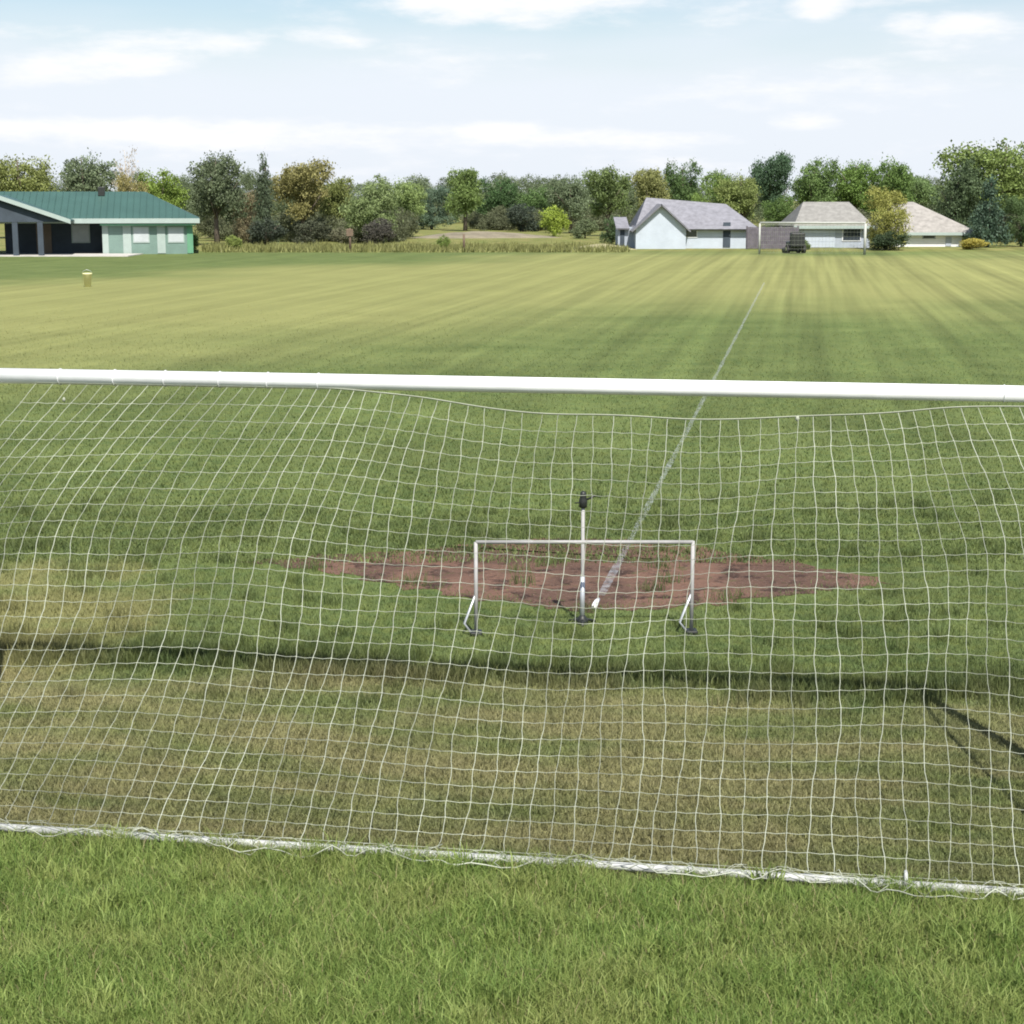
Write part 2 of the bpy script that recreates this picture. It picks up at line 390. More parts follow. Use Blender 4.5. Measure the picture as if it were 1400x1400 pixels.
nt_ = 420; cy = rng.uniform(6.4, 9.6, nt_); cx = rng.uniform(-1, 1, nt_) * (.325 * cy + .4); k_ = cy < bar_y(cx) - .04; cx, cy = cx[k_], cy[k_]; nt_ = len(cx); per = 46
ht = rng.uniform(.06, .16, nt_); bx = np.repeat(cx, per) + rng.normal(0, .045, nt_ * per); by = np.repeat(cy, per) + rng.normal(0, .045, nt_ * per); n_ = nt_ * per
ln = np.repeat(ht, per) * rng.uniform(.5, 1.1, n_); wd = np.repeat(rng.uniform(.0016, .0042, nt_), per); a_ = rng.random(n_) * 6.28; sd_ = np.stack([np.cos(a_) * wd, np.sin(a_) * wd, np.zeros(n_)], 1)
l_ = rng.random(n_) * .9; q_ = rng.random(n_) * 6.28; B_ = np.stack([bx, by, np.zeros(n_)], 1); dm = np.stack([np.cos(q_) * l_, np.sin(q_) * l_, np.ones(n_)], 1)
m_ = B_ + dm * (ln * .6)[:, None] * np.array([.5, .5, 1]); tp = B_ + dm * ln[:, None] * np.array([1.2, 1.2, .95])
V9 = np.stack([B_ - sd_, B_ + sd_, m_ + sd_ * .9, m_ - sd_ * .9, tp], 1).reshape(-1, 3); k5 = np.arange(n_)[:, None] * 5 + len(V)
T9 = np.concatenate([k5 + np.array(q) for q in ((0, 1, 2), (0, 2, 3), (3, 2, 4))]); v9 = np.repeat(np.clip(np.repeat(rng.random(nt_), per) * .8 + rng.random(n_) * .2, 0, .96), 5)
tag(np_mesh('long_grass', np.concatenate([V, V9]), np.concatenate([Tt, T9]), M['lush'], np.concatenate([va, v9])), kind='stuff')
soil_soft = lambda x, y: ~inside(x + rng.normal(0, .20, len(x)), y + rng.normal(0, .22, len(x)), SP)
V, Tt, va = blades(640000, 8.2, 60.0, 2.0, .022, .05, .0050, .9, .5, keep=lambda x, y: (y > bar_y(x) - .1) & soil_soft(x, y) & (y < 20))
V2, T2, v2 = blades(175000, 17.0, 62.0, 1.9, .03, .055, .010, .9, .4, keep=lambda x, y: rng.random(len(x)) < np.clip((62 - y) / 30, 0, 1))
def tufts():
    cs = []
    for k in range(430):  # longer tufts added along the crossbar shadow to broaden its dark band
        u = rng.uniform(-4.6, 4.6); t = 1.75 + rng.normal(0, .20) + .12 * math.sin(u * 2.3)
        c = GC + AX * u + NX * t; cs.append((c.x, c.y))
    for k in range(160):
        y = rng.uniform(12, 21); cs.append((rng.uniform(-.33, .33) * y, y))
    cs = np.array(cs); n = len(cs) * 60; b = np.repeat(cs, 60, 0) + rng.normal(0, .075, (n, 2))
    ln = rng.uniform(.05, .14, n); a = rng.random(n) * 6.28; w = .0025 + .002 * rng.random(n); ld = rng.random(n) * 6.28; le = rng.random(n) * .7
    side = np.stack([np.cos(a) * w, np.sin(a) * w, np.zeros(n)], 1); B = np.concatenate([b, np.zeros((n, 1))], 1)
    dm = np.stack([np.cos(ld) * le, np.sin(ld) * le, np.ones(n)], 1); m_ = B + dm * (ln * .55)[:, None] * np.array([.5, .5, 1]); tp = B + dm * ln[:, None]
    V = np.stack([B - side, B + side, m_ + side * .8, m_ - side * .8, tp], 1).reshape(-1, 3); k5 = np.arange(n)[:, None] * 5
    return V, np.concatenate([k5 + np.array(q) for q in ((0, 1, 2), (0, 2, 3), (3, 2, 4))]), np.repeat(rng.random(n) * .35, 5)  # low vary darkens the blades: shade of the band put into their colour
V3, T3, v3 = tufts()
o = np_mesh('rough_shade_grass', V3, T3, M['blade'], v3); tag(o, kind='stuff')
tag(np_mesh('mown_grass', np.concatenate([V, V2]), np.concatenate([Tt, T2 + len(V)]), M['blade'], np.concatenate([va, v2])), kind='stuff')

# ------------------------------------------------------------------ the big goal
W2 = 3.66; HB = 2.385; BD = 2.10; PR = .052
goal = empty('soccer_goal', GC, -TH)
tag(goal, 'full size white goal with a sagging mesh net, seen from behind', 'goal')
m = MB(); m.tube([(-W2 - PR, 0, HB + PR), (W2 + PR, 0, HB + PR)], PR, 24); m.build('crossbar', M['white'], goal, True)
for s in (-1, 1):
    m = MB(); m.tube([(s * W2 + s * .0, 0, 0), (s * W2, 0, HB + .01)], PR, 24); m.build('post', M['white'], goal, True)
    m = MB(); m.tube([(s * W2, -.05, .045), (s * W2, -BD + .02, .045)], .03, 12); m.build('side_bar', M['galv'], goal, True)
    m = MB(); m.tube([(s * W2, -.05, HB), (s * W2, -.45, HB - .12), (s * W2, -BD, .06)], .018, 10); m.build('stay', M['galv'], goal, True)
m = MB(); m.tube([(-W2, -BD, .030), (-1.2, -BD - .015, .035), (1.0, -BD + .01, .03), (W2, -BD, .03)], .024, 14); m.build('ground_bar', M['galv'], goal, True)

def sm(x, a, b):
    t = min(1, max(0, (x - a) / (b - a))); return t * t * (3 - 2 * t)
rn = random.Random(5)
PH = [rn.uniform(0, 6.28) for _ in range(12)]
def edge_sag(u):                                            # the top edge hangs free of the bar right of the middle
    a = sm(u, -1.5, .6) * (1 - sm(u, 1.6, 3.75) * .7)
    return (.125 + .02 * math.sin(u * 1.1 + .4) + .008 * math.sin(u * 5 + 1)) * a
NV = 27
def net_point(u, v):
    """u across in metres, v 0 (bar) .. 1 (ground bar); > 1 lies on the grass"""
    x = u
    lean = max(0.0, 1 - v / .34) ** 1.5
    left = sm(-u, -.4, 3.0); right = sm(u, 1.6, 3.3)
    x += lean * (.50 * left - .22 * right)
    x += .016 * math.sin(v * 9 + u * 2.1 + PH[0]) * math.sin(math.pi * min(v, 1)) + .011 * math.sin(u * 7.3 + v * 15)
    x -= .16 * sm(v, .55, 1.0) * sm(-u, -.5, 3.0) - .02 * math.sin(u * 3)
    vv = min(v, 1.0)
    y = -.03 - (BD - .03) * vv; z = HB + .01 + (.065 - HB) * vv
    bul = math.sin(math.pi * vv) ** .8
    sg = .10 + .05 * math.sin(u * 1.3 + 1) + .09 * left
    y += bul * sg * .55 * (1 - vv) ; z -= bul * sg
    roof = left * math.sin(math.pi * min(1, vv / .5)) * .16      # near the left corner the net bellies back over the stay
    y -= roof; z += roof * .05
    z += .013 * math.sin(u * 4.1 + v * 7 + PH[1]) * bul
    es = edge_sag(u) * max(0, 1 - vv / .5)
    z -= es; y -= es * .25
    if v > 1:                                               # spare net bunched on the grass
        k = (v - 1)
        sp_ = .10 + .09 * (.5 + .5 * math.sin(u * 1.9 + 2.2)) + .06 * math.sin(u * 5.3)
        y -= k * sp_ * 5; z = .055 + .035 * abs(math.sin(u * 9 + k * 30)) + .02 * math.sin(u * 23)
        x += .04 * math.sin(u * 11 + k * 40)
    return Vector((x, y, z))
m = MB(); CELL = .12; NC = int(2 * W2 / CELL)
tw = .0021
vrows = [i / NV for i in range(NV + 1)] + [1.06, 1.13, 1.2]
for i in range(NC + 1):
    u = -W2 + i * 2 * W2 / NC; pts = []
    for k in range(len(vrows) - 1):
        for h in (0, .5): pts.append(net_point(u + .006 * math.sin(i * 3.1 + k * 1.7), vrows[k] + h * (vrows[k+1] - vrows[k])))
    pts.append(net_point(u, vrows[-1])); m.tube(pts, tw * rn.uniform(.75, 1.2), 5, False)
for k, v in enumerate(vrows):
    pts = []
    for i in range(NC * 2 + 1):
        u = -W2 + i * W2 / NC
        p = net_point(u, v)
        if i % 2 and 0 < v < 1: p.z -= .006
        elif i % 2 == 0 and 0 < v < 1:
            q = rn.uniform(.0034, .0052); m.add([p + Vector(d) * q for d in ((1,0,0),(-1,0,0),(0,1,0),(0,-1,0),(0,0,1),(0,0,-1))], [(0,2,4),(2,1,4),(1,3,4),(3,0,4),(2,0,5),(1,2,5),(3,1,5),(0,3,5)])
        pts.append(p)
    m.tube(pts, .0030 if v == 0 else (.0035 if k == len(vrows) - 1 else tw * .78), 5, False)
# side nets
for s in (-1, 1):
    for k in range(1, 18):
        y = -k * .12; zt = HB - .02 + (y + .03) / (BD - .03) * (HB - .1); m.tube([(s*W2, y, max(.08, zt - .02)), (s*(W2 - .03), y, zt * .5 + .03), (s*W2, y, .06)], tw, 5, False)
    for k in range(1, 20):
        z = k * .12; yb = -(HB - z) / (HB - .1) * BD; m.tube([(s*W2, -.04, z), (s*(W2 - .03), yb * .5, z - .02), (s*W2, yb + .02, z)], tw, 5, False)
m.build('net', M['net'], goal, True)
m = MB(); pts = [net_point(-W2 + i * .05, 0) + Vector((0, -.004, .004)) for i in range(int(2 * W2 / .05) + 1)]
m.tube(pts, .0038, 6, False); m.build('net_rope', M['rope'], goal, True)
# ties that hold the net on the bar, loose knots
for u in (-3.5, -3.1, -2.7, -2.3, -1.9, -1.5, 3.45):
    q = net_point(u, 0); m = MB(); c = Vector((q.x, 0, HB + PR)); pts = [c + Vector((0, math.sin(a) * (PR + .003), math.cos(a) * (PR + .003))) for a in [i * math.pi / 8 for i in range(17)]]
    m.tube(pts, .0032, 6, False); m.build('net_tie', M['white'], goal, True)
for (u, v, r) in ((1.98, .004, .014), (-3.38, .03, .012)):
    q = net_point(u, v); m = MB(); m.lathe([(.002, -r*1.4), (r*.8, -r*.8), (r, 0), (r*.7, r*.9), (.002, r*1.3)], 8, q); m.build('knot', M['rope'], goal, True)
# pegs that pin the ground bar
for u in (2.60,):
    m = MB(); y = -BD; m.tube([(u, y + .035, -.05), (u, y + .035, .075), (u, y + .015, .10), (u, y - .015, .10), (u, y - .035, .075), (u, y - .035, -.05)], .010, 8)
    m.build('ground_peg', M['galv'], goal, False)

# ------------------------------------------------------------------ small frame, sprinkler, stub on the worn turf
b0, b1 = gp(651, 868), gp(945, 866)
sg_ = empty('practice_goal', (b0 + b1) / 2, math.atan2(b1.y - b0.y, b1.x - b0.x)); hw = (b1 - b0).length / 2; hh = .80
tag(sg_, 'small white tube practice goal standing at the near edge of the bare soil', 'small goal')
m = MB(); m.tube([(-hw, 0, hh), (hw, 0, hh - .01)], .016, 12); m.build('crossbar', M['white_dull'], sg_, True)
for s in (-1, 1):
    pp = MB(); pp.tube([(s * hw, 0, 0), (s * hw, 0, hh)], .016, 12); po = pp.build('post', M['white_dull'], sg_, True)
    ft = MB(); ft.box(s*hw - .05, s*hw + .05, -.06, .06, 0, .035); ft.build('foot', M['black'], po, bevel=.01)
    br = MB(); br.tube([(s * hw - .04, -.02, .02), (s * hw - .10, .0, .10), (s*hw, .0, .36)], .011, 8); br.build('brace', M['steel'], sg_, True)
sb = gp(796, 853)
spk = empty('lawn_sprinkler', sb, 0); tag(spk, 'thin white upright sprinkler pole with dark head, behind the middle of the small frame', 'sprinkler')
m = MB(); m.tube([(0, 0, 0), (0, 0, 1.02)], .016, 10); m.build('riser', M['white_dull'], spk, True)
m = MB(); m.tube([(0, 0, .0), (0, 0, .42)], .021, 10); m.build('lower_tube', M['steel'], spk, True)
m = MB(); m.lathe([(.018, 1.02), (.034, 1.03), (.036, 1.09), (.026, 1.12), (.03, 1.13), (.022, 1.16), (.008, 1.17)], 14); hd = m.build('head', M['black'], spk, True)
m = MB(); m.tube([(.02, 0, 1.09), (.07, -.01, 1.115), (.10, -.01, 1.13)], .009, 8); m.tube([(-.02, 0, 1.07), (-.07, .02, 1.06)], .006, 6); m.build('nozzle_arm', M['black'], hd, True)
m = MB()
for k in range(3):
    a = k * 2.094 + .5; m.tube([(0, 0, .05), (.13 * math.cos(a), .13 * math.sin(a), .012)], .012, 8)
m.lathe([(.05, 0), (.05, .03), (.03, .07), (.02, .08)], 12); m.build('base', M['black'], spk, True)
c = gp(815, 830); st = MB(); d = (gp(826, 812) - gp(806, 842)).normalized(); st.tube([c - d * .13 + Vector((0, 0, .03)), c + Vector((0, 0, .045)), c + d * .13 + Vector((0, 0, .04))], [.026, .024, .018], 10)
tag(st.build('pipe_stub', M['white'], None, True), 'short white pipe lying on the grass beside the foot of the sprinkler', 'pipe')

# ------------------------------------------------------------------ far end of the field: goal, mower, bucket
fb0, fb1 = pt(1038, 343, 117.0), pt(1182, 343, 115.8); fb0.z = fb1.z = 0
fg = empty('far_goal', (fb0 + fb1) / 2, math.atan2(fb1.y - fb0.y, fb1.x - fb0.x)); hw = (fb1 - fb0).length / 2
tag(fg, 'small white goal far off across the field, in front of the houses', 'goal')
m = MB(); m.tube([(-hw, 0, 2.1), (hw, 0, 2.1)], .06, 12); m.build('crossbar', M['far_paint'], fg, True)
for s in (-1, 1):
    m = MB(); m.tube([(s*hw, 0, 0), (s*hw, 0, 2.06)], .09 if s > 0 else .06, 12); m.build('post', M['far_paint'], fg, True)
    m = MB(); m.tube([(s*hw, .05, 2.06), (s*hw, .8, 2.0), (s*hw, 1.9, .05)], .03, 8); m.build('stay', M['galv'], fg, True)
m = MB()
for i in range(31):
    x = -hw + i * hw / 15; m.tube([(x, .04, 2.06), (x, .85, 1.9), (x, 1.9, .04)], .004, 4, False)
for k in range(14):
    v = k / 13; y, z = (.04 + v*2*.81, 2.06 - v*2*.16) if v < .5 else (.85 + (v-.5)*2*1.05, 1.9 - (v-.5)*2*1.86); m.tube([(-hw, y, z), (hw, y, z)], .004, 4, False)
m.build('net', M['net'], fg)

mw = empty('ride_on_mower', gp(1085, 346) * 1.0, R(6)); mw.location.z = 0
tag(mw, 'dark green and black ride-on mower standing before the far white goal', 'mower')
box('mower_deck', M['black'], mw, -.72, .72, -.45, .55, .10, .34, bevel=.05)
box('body', M['olive_paint'], mw, -.38, .38, -.75, .75, .36, .78, bevel=.06)
box('hopper', M['black'], mw, -.48, .48, -1.15, -.76, .45, 1.38, bevel=.06); box('seat', M['black'], mw, -.26, .26, -.35, .12, .80, .92, bevel=.04); box('backrest', M['black'], mw, -.25, .25, -.45, -.352, .82, 1.30, bevel=.04)
m = MB(); m.tube([(-.42, -.55, .70), (-.42, -.55, 1.36), (-.32, -.55, 1.44), (.32, -.55, 1.44), (.42, -.55, 1.36), (.42, -.55, .70)], .035, 8); m.build('roll_bar', M['black'], mw, True)
for (x, y, r) in ((-.56, -.5, .29), (.56, -.5, .29), (-.5, .62, .18), (.5, .62, .18)):
    m = MB(); m.tube([(x - .11, y, r), (x + .11, y, r)], r, 18); wh = m.build('wheel', M['rubber'], mw)
    m = MB(); m.tube([(x - .12, y, r), (x + .12, y, r)], r * .5, 14); m.build('rim', M['yellow'], wh)

bk = empty('field_bucket', gp(120, 392)); bk.location.z = 0; tag(bk, 'pale yellow upright bucket alone on the grass before the green roofed pavilion', 'bucket')
m = MB(); m.lathe([(.13, 0), (.19, .52), (.205, .53), (.205, .57), (.19, .57), (.17, .54), (.12, .03)], 20); m.build('pail', M['yellow'], bk, True)
m = MB(); m.tube([(-.2, 0, .53), (-.16, -.05, .66), (0, -.08, .72), (.16, -.05, .66), (.2, 0, .53)], .008, 6); m.build('handle', M['steel'], bk, True)

# ------------------------------------------------------------------ buildings
def X(px, d): return pt(px, 300, d).x
def Z(py, d): return pt(700, py, d).z
def slab_roof(mb, a, b, c, d, th=.12):
    """a roof plane a-b (eave) c-d (ridge) with real thickness"""
    q = [Vector(p) for p in (a, b, c, d)]; n = (q[1] - q[0]).cross(q[3] - q[0]).normalized()
    if n.z < 0: n = -n
    lo = [p - n * th for p in q]; mb.add(q + lo, [(0,1,2,3),(7,6,5,4),(0,4,5,1),(1,5,6,2),(2,6,7,3),(3,7,4,0)])

# pavilion with the green roof
D0 = 117.0; pav = empty('pavilion', (X(140, D0), D0, 0), R(10)); ox = pav.location.x
tag(pav, 'long low pavilion with a green metal roof and dark open porch', 'pavilion')
xl, xm, xr = X(-40, D0) - ox, X(141, D0) - ox, X(259, D0) - ox
ze, zr = Z(299, D0), Z(262, D0 + 4)
box('wall', M['teal_wall'], pav, xm, xr, 0, 7.6, 0, ze)                       # closed end
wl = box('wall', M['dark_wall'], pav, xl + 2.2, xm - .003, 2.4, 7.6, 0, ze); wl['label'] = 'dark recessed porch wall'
rf = MB(); e0, e1 = xl, xr + .55; y0, y1 = -.55, 8.2; rx0, rx1 = X(50, D0 + 4) - ox, X(213, D0 + 4) - ox; ym = 3.9
slab_roof(rf, (e0, y0, ze), (e1, y0, ze), (rx1, ym, zr), (e0, ym, zr)); slab_roof(rf, (e0, y1, ze), (e1, y1, ze), (rx1, ym, zr), (e0, ym, zr))
q = [Vector((e1, y0, ze)), Vector((e1, y1, ze)), Vector((rx1, ym, zr))]; lo = [p - Vector((0, 0, .12)) for p in q]; rf.add(q + lo, [(0,1,2),(5,4,3),(0,3,4,1),(1,4,5,2),(2,5,3,0)])
roof = rf.build('roof', M['roof_green'], pav)
sm_ = MB()
for i in range(34):                                        # standing seams
    f = i / 33; xa = e0 + (e1 - e0 - .9) * f
    top = min(1, (e1 - xa) / (e1 - rx1))
    a = Vector((xa, y0, ze + .03)); b = Vector((xa, y0 + (ym - y0) * top, ze + (zr - ze) * top + .03)); sm_.tube([a, b], .022, 4)
sm_.build('seam', M['roof_green'], roof)
box('fascia', M['fascia'], pav, xl + 1.0, xr + .58, y0 - .05, y0 - .003, ze - .30, ze + .02)
box('soffit', M['green_trim'], pav, xm - .2, xr + .3, -.50, -.02, ze - .44, ze - .32)
ch = box('vent', M['black'], roof, X(146, D0 + 3) - ox, X(155, D0 + 3) - ox, 3.1, 3.6, zr - .3, zr + .32, bevel=.03)
# front gable over the porch
gx, gz = X(-8, D0 - 3) - ox, Z(267, D0 - 3); gr, gl = X(88, D0 - 3) - ox, X(-110, D0 - 3) - ox; gze = Z(301, D0 - 3)
gb = MB(); slab_roof(gb, (gr, -4, gze), (gr, 3.2, gze), (gx, 3.2, gz), (gx, -4, gz)); slab_roof(gb, (gl, -4, gze), (gl, 3.2, gze), (gx, 3.2, gz), (gx, -4, gz)); gb.build('gable_roof', M['roof_green'], pav)
rk = MB()
for ex in (gr, gl):
    a, b = Vector((ex, -4.06, gze)), Vector((gx, -4.06, gz)); rk.add([a + Vector((0,0,.06)), b + Vector((0,0,.06)), b - Vector((0,0,.22)), a - Vector((0,0,.22)), a + Vector((0,.05,.06)), b + Vector((0,.05,.06)), b + Vector((0,.05,-.22)), a + Vector((0,.05,-.22))],
        [(0,1,2,3),(7,6,5,4),(0,4,5,1),(3,2,6,7),(0,3,7,4),(1,5,6,2)])
rk.build('rake_board', M['fascia'], pav)
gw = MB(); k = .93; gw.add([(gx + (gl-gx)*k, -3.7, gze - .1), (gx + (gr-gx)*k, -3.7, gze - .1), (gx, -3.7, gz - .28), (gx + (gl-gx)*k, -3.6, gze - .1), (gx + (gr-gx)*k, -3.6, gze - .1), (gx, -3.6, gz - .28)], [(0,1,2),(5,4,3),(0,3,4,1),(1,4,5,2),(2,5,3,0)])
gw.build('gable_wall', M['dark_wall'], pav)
for px_ in (14, 47, -60):
    xx = X(px_, D0 - 3) - ox; box('porch_post', M['dark_wall'], pav, xx - .17, xx + .17, -3.8, -3.46, 0, gze - .12)
for px_ in (143, 172, 218, 257):
    xx = X(px_, D0) - ox; w_ = .20 if px_ in (143, 257) else .27
    box('corner_board' if px_ in (143, 257) else 'door', M['green_trim'] if px_ == 257 else M['fascia'], pav, xx - w_, xx + w_, -.05, -.003, .05, ze - .46)
for px_ in (191, 238):
    xx = X(px_, D0) - ox; wi = box('window', M['fascia'], pav, xx - .55, xx + .55, -.04, -.003, .75, 1.85); box('pane', M['pale_glass'], wi, xx - .48, xx + .48, -.05, -.042, .82, 1.78)
xx = X(119, D0 + 2.4) - ox; wi = box('window', M['fascia'], pav, xx - .62, xx + .62, 2.34, 2.397, .7, 2.0); box('pane', M['pale_glass'], wi, xx - .54, xx + .54, 2.325, 2.337, .78, 1.92)
xx = X(70, D0 + 2.4) - ox; box('porch_door', M['brown_door'], pav, xx - .5, xx + .5, 2.34, 2.397, .02, 1.98)
box('concrete_apron', M['concrete'], None, X(-120, 112), X(172, 112), 112.2, 116.9, 0, .06)['kind'] = 'structure'

def window(p, mat_frame, x0, x1, z0, z1, y):
    wi = box('window', mat_frame, p, x0, x1, y - .05, y - .003, z0, z1); box('pane', M['glass'], wi, x0 + .07, x1 - .07, y - .062, y - .052, z0 + .07, z1 - .07); return wi

# pale blue house
D1 = 131.0; h1 = empty('blue_house', (X(940, D1), D1, 0)); ox = h1.location.x
tag(h1, 'pale blue single storey house with grey lilac roof, left of the far goal', 'house')
def hx(px): return X(px, D1) - ox
a0, a1, b1_ = hx(868), hx(936), hx(1022); ze, zg, zr2 = Z(313, D1), Z(281, D1), Z(279, D1 + 3.5)
wm = MB(); wm.box(a0, b1_, 0, 7, 0, ze)
gm = (a0 + a1) / 2
wm.add([(a0, -1.2, 0), (a1, -1.2, 0), (a1, -1.2, ze), (gm, -1.2, zg - .05), (a0, -1.2, ze), (a0, -.003, 0), (a1, -.003, 0), (a1, -.003, ze), (gm, -.003, zg - .05), (a0, -.003, ze)],
       [(0,1,2,3,4),(9,8,7,6,5),(0,5,6,1),(1,6,7,2),(2,7,8,3),(3,8,9,4),(4,9,5,0)])
wm.build('wall', M['blue_wall'], h1)
rf = MB(); yr = 3.5; zr = Z(270, D1 + 3.5); r0, r1 = hx(888), hx(945); e0, e1 = hx(858), hx(1038)
# hipped main roof: low wing to the right, taller block to the left
slab_roof(rf, (e0 + .5, -.5, ze), (e1, -.5, ze), (hx(1000), yr, zr2), (r0, yr, zr)); slab_roof(rf, (e0 + .5, 7.5, ze), (e1, 7.5, ze), (hx(1000), yr, zr2), (r0, yr, zr))
for (A, B, C) in (((e1, -.5, ze), (e1, 7.5, ze), (hx(1000), yr, zr2)), ((e0 + .5, -.5, ze), (e0 + .5, 7.5, ze), (r0, yr, zr))):
    q = [Vector(A), Vector(B), Vector(C)]; lo = [p - Vector((0, 0, .12)) for p in q]; rf.add(q + lo, [(0,1,2),(5,4,3),(0,3,4,1),(1,4,5,2),(2,5,3,0)])
rf.build('roof', M['lilac_roof'], h1)
rf = MB(); k = 1.0
slab_roof(rf, (a0 - .35, -1.6, ze - .14), (a0 - .35, 3.4, ze - .14), (gm, 3.4, zg + .12), (gm, -1.6, zg + .12), .1); slab_roof(rf, (a1 + .35, -1.6, ze - .14), (a1 + .35, 3.4, ze - .14), (gm, 3.4, zg + .12), (gm, -1.6, zg + .12), .1)
rf.build('gable_roof', M['lilac_roof'], h1)
window(h1, M['white_wall'], hx(937), hx(954), .8, 1.65, 0); pass
dr = box('door', M['dark_wall'], h1, hx(989), hx(999), -.05, -.003, .1, 1.95); box('handle', M['steel'], dr, hx(997.4), hx(998.2), -.09, -.052, .95, 1.02)
box('side_shed', M['grey_wall'], h1, hx(846), a0 - .003, .8, 4, 0, 1.55); rr = MB(); slab_roof(rr, (hx(843), .4, 1.5), (a0 - .36, .4, 1.5), (a0 - .36, 4.2, 2.3), (hx(843), 4.2, 2.3), .1); rr.build('shed_roof', M['lilac_roof'], h1)
box('shed_door', M['dark_wall'], h1, hx(849), hx(855), .75, .797, .05, 1.35)

# board fence between the houses
fn = empty('board_fence', (X(1062, 129), 129, 0)); tag(fn, 'dark grey board fence between the pale blue house and the tan roofed house', 'fence')
mb = MB(); x0, x1 = X(1022, 129) - fn.location.x, X(1092, 129) - fn.location.x; nB = 26
for i in range(nB):
    a = x0 + (x1 - x0) * i / nB; mb.box(a, a + (x1 - x0) / nB * .93, 0, .03, .05, 1.62 + .03 * rn.random())
mb.build('board', M['fence_wood'], fn); mb = MB(); mb.box(x0, x1, .033, .08, .35, .45); mb.box(x0, x1, .033, .08, 1.2, 1.3); mb.build('rail', M['fence_wood'], fn)
for i in range(4):
    a = x0 + (x1 - x0) * i / 3; box('post', M['fence_wood'], fn, a - .06, a + .06, .083, .2, 0, 1.7)

def hip_house(name, label, D, pl, pr, pe, prr, rl, rr, wall, roof, wl, wr, depth=7.0):
    h = empty(name, (X((pl + pr) / 2, D), D, 0)); ox = h.location.x; f = lambda p: X(p, D) - ox
    tag(h, label, 'house'); ze, zr = Z(pe, D), Z(prr, D + depth / 2)
    box('wall', wall, h, f(wl), f(wr), 0, depth, 0, ze)
    rf = MB(); y0, y1, ym = -.5, depth + .5, depth / 2; e0, e1, q0, q1 = f(pl), f(pr), f(rl), f(rr)
    for yy in (y0, y1): slab_roof(rf, (e0, yy, ze), (e1, yy, ze), (q1, ym, zr), (q0, ym, zr))
    for (e, q_) in ((e0, q0), (e1, q1)):
        q = [Vector((e, y0, ze)), Vector((e, y1, ze)), Vector((q_, ym, zr))]; lo = [p - Vector((0, 0, .12)) for p in q]; rf.add(q + lo, [(0,1,2),(5,4,3),(0,3,4,1),(1,4,5,2),(2,5,3,0)])
    rf.build('roof', roof, h); box('fascia', M['fascia'], h, e0, e1, y0 - .04, y0 - .003, ze - .2, ze + .02)
    return h, f, ze
h2, f2, ze2 = hip_house('tan_roof_house', 'grey walled house with tan hipped roof directly behind the far goal', 133.0, 1084, 1194, 309, 276, 1108, 1172, M['grey_wall'], M['tan_roof'], 1090, 1190)
window(h2, M['white_wall'], f2(1152), f2(1178), .5, 1.75, 0); gd_ = box('garage_door', M['blue_wall'], h2, f2(1100), f2(1142), -.05, -.003, .03, 1.7)
for k in range(3): box('panel_line', M['grey_wall'], gd_, f2(1101), f2(1141), -.058, -.052, .45 + .42 * k, .48 + .42 * k)
h3, f3, ze3 = hip_house('white_house', 'low white house with light tan roof, between the yellow tree and the big tree', 136.0, 1216, 1338, 318, 276, 1232, 1262, M['white_wall'], M['pink_roof'], 1222, 1316)
window(h3, M['grey_wall'], f3(1262), f3(1280), .6, 1.35, 0); box('door', M['grey_wall'], h3, f3(1294), f3(1302), -.05, -.003, .05, ze3 - .35)

# ------------------------------------------------------------------ trees
def crown_mesh(name, seed, lobes, n_clump, per, leaf, droop=.0, spiky=False, shell=.55, mult=1):
    """leaf-sized faces in clumps through the lobes; unit space: z 0..1 height, x,y about -.5...5"""
    r = np.random.default_rng(seed); C = []
    vol = np.array([l[3] * l[4] for l in lobes]); pick = r.choice(len(lobes), n_clump, p=vol / vol.sum())
    for i in pick:
        cx, cy, cz, rx, rz = lobes[i]; d = r.normal(size=3); d /= np.linalg.norm(d); rad = shell + (1 - shell) * r.random() if r.random() < .8 else r.random()
        C.append((cx + d[0] * rx * rad, cy + d[1] * rx * rad, cz + d[2] * rz * rad))
    C = np.array(C); n = n_clump * per; base = np.repeat(C, per, 0); cs = np.repeat(.018 + .032 * r.random(n_clump), per)
    p = base + r.normal(size=(n, 3)) * cs[:, None] * np.array([1.1, 1.1, .75])
    a = r.normal(size=(n, 3)); a /= np.linalg.norm(a, axis=1)[:, None]; b = np.cross(a, r.normal(size=(n, 3))); b /= np.linalg.norm(b, axis=1)[:, None]
    s = leaf * (.6 + .8 * r.random(n)); a *= s[:, None]; b *= (s * .6)[:, None]
    V = np.stack([p - a, p + b * .9, p + a, p - b], 1).reshape(-1, 3); Fc = np.arange(n * 4).reshape(n, 4)
    vc = np.repeat(r.random(n_clump), per) * .6 + r.random(n) * .4
    me_o = np_mesh(name, V, Fc, M['leaf'], np.repeat(vc, 4)); me = me_o.data; bpy.data.objects.remove(me_o); return me
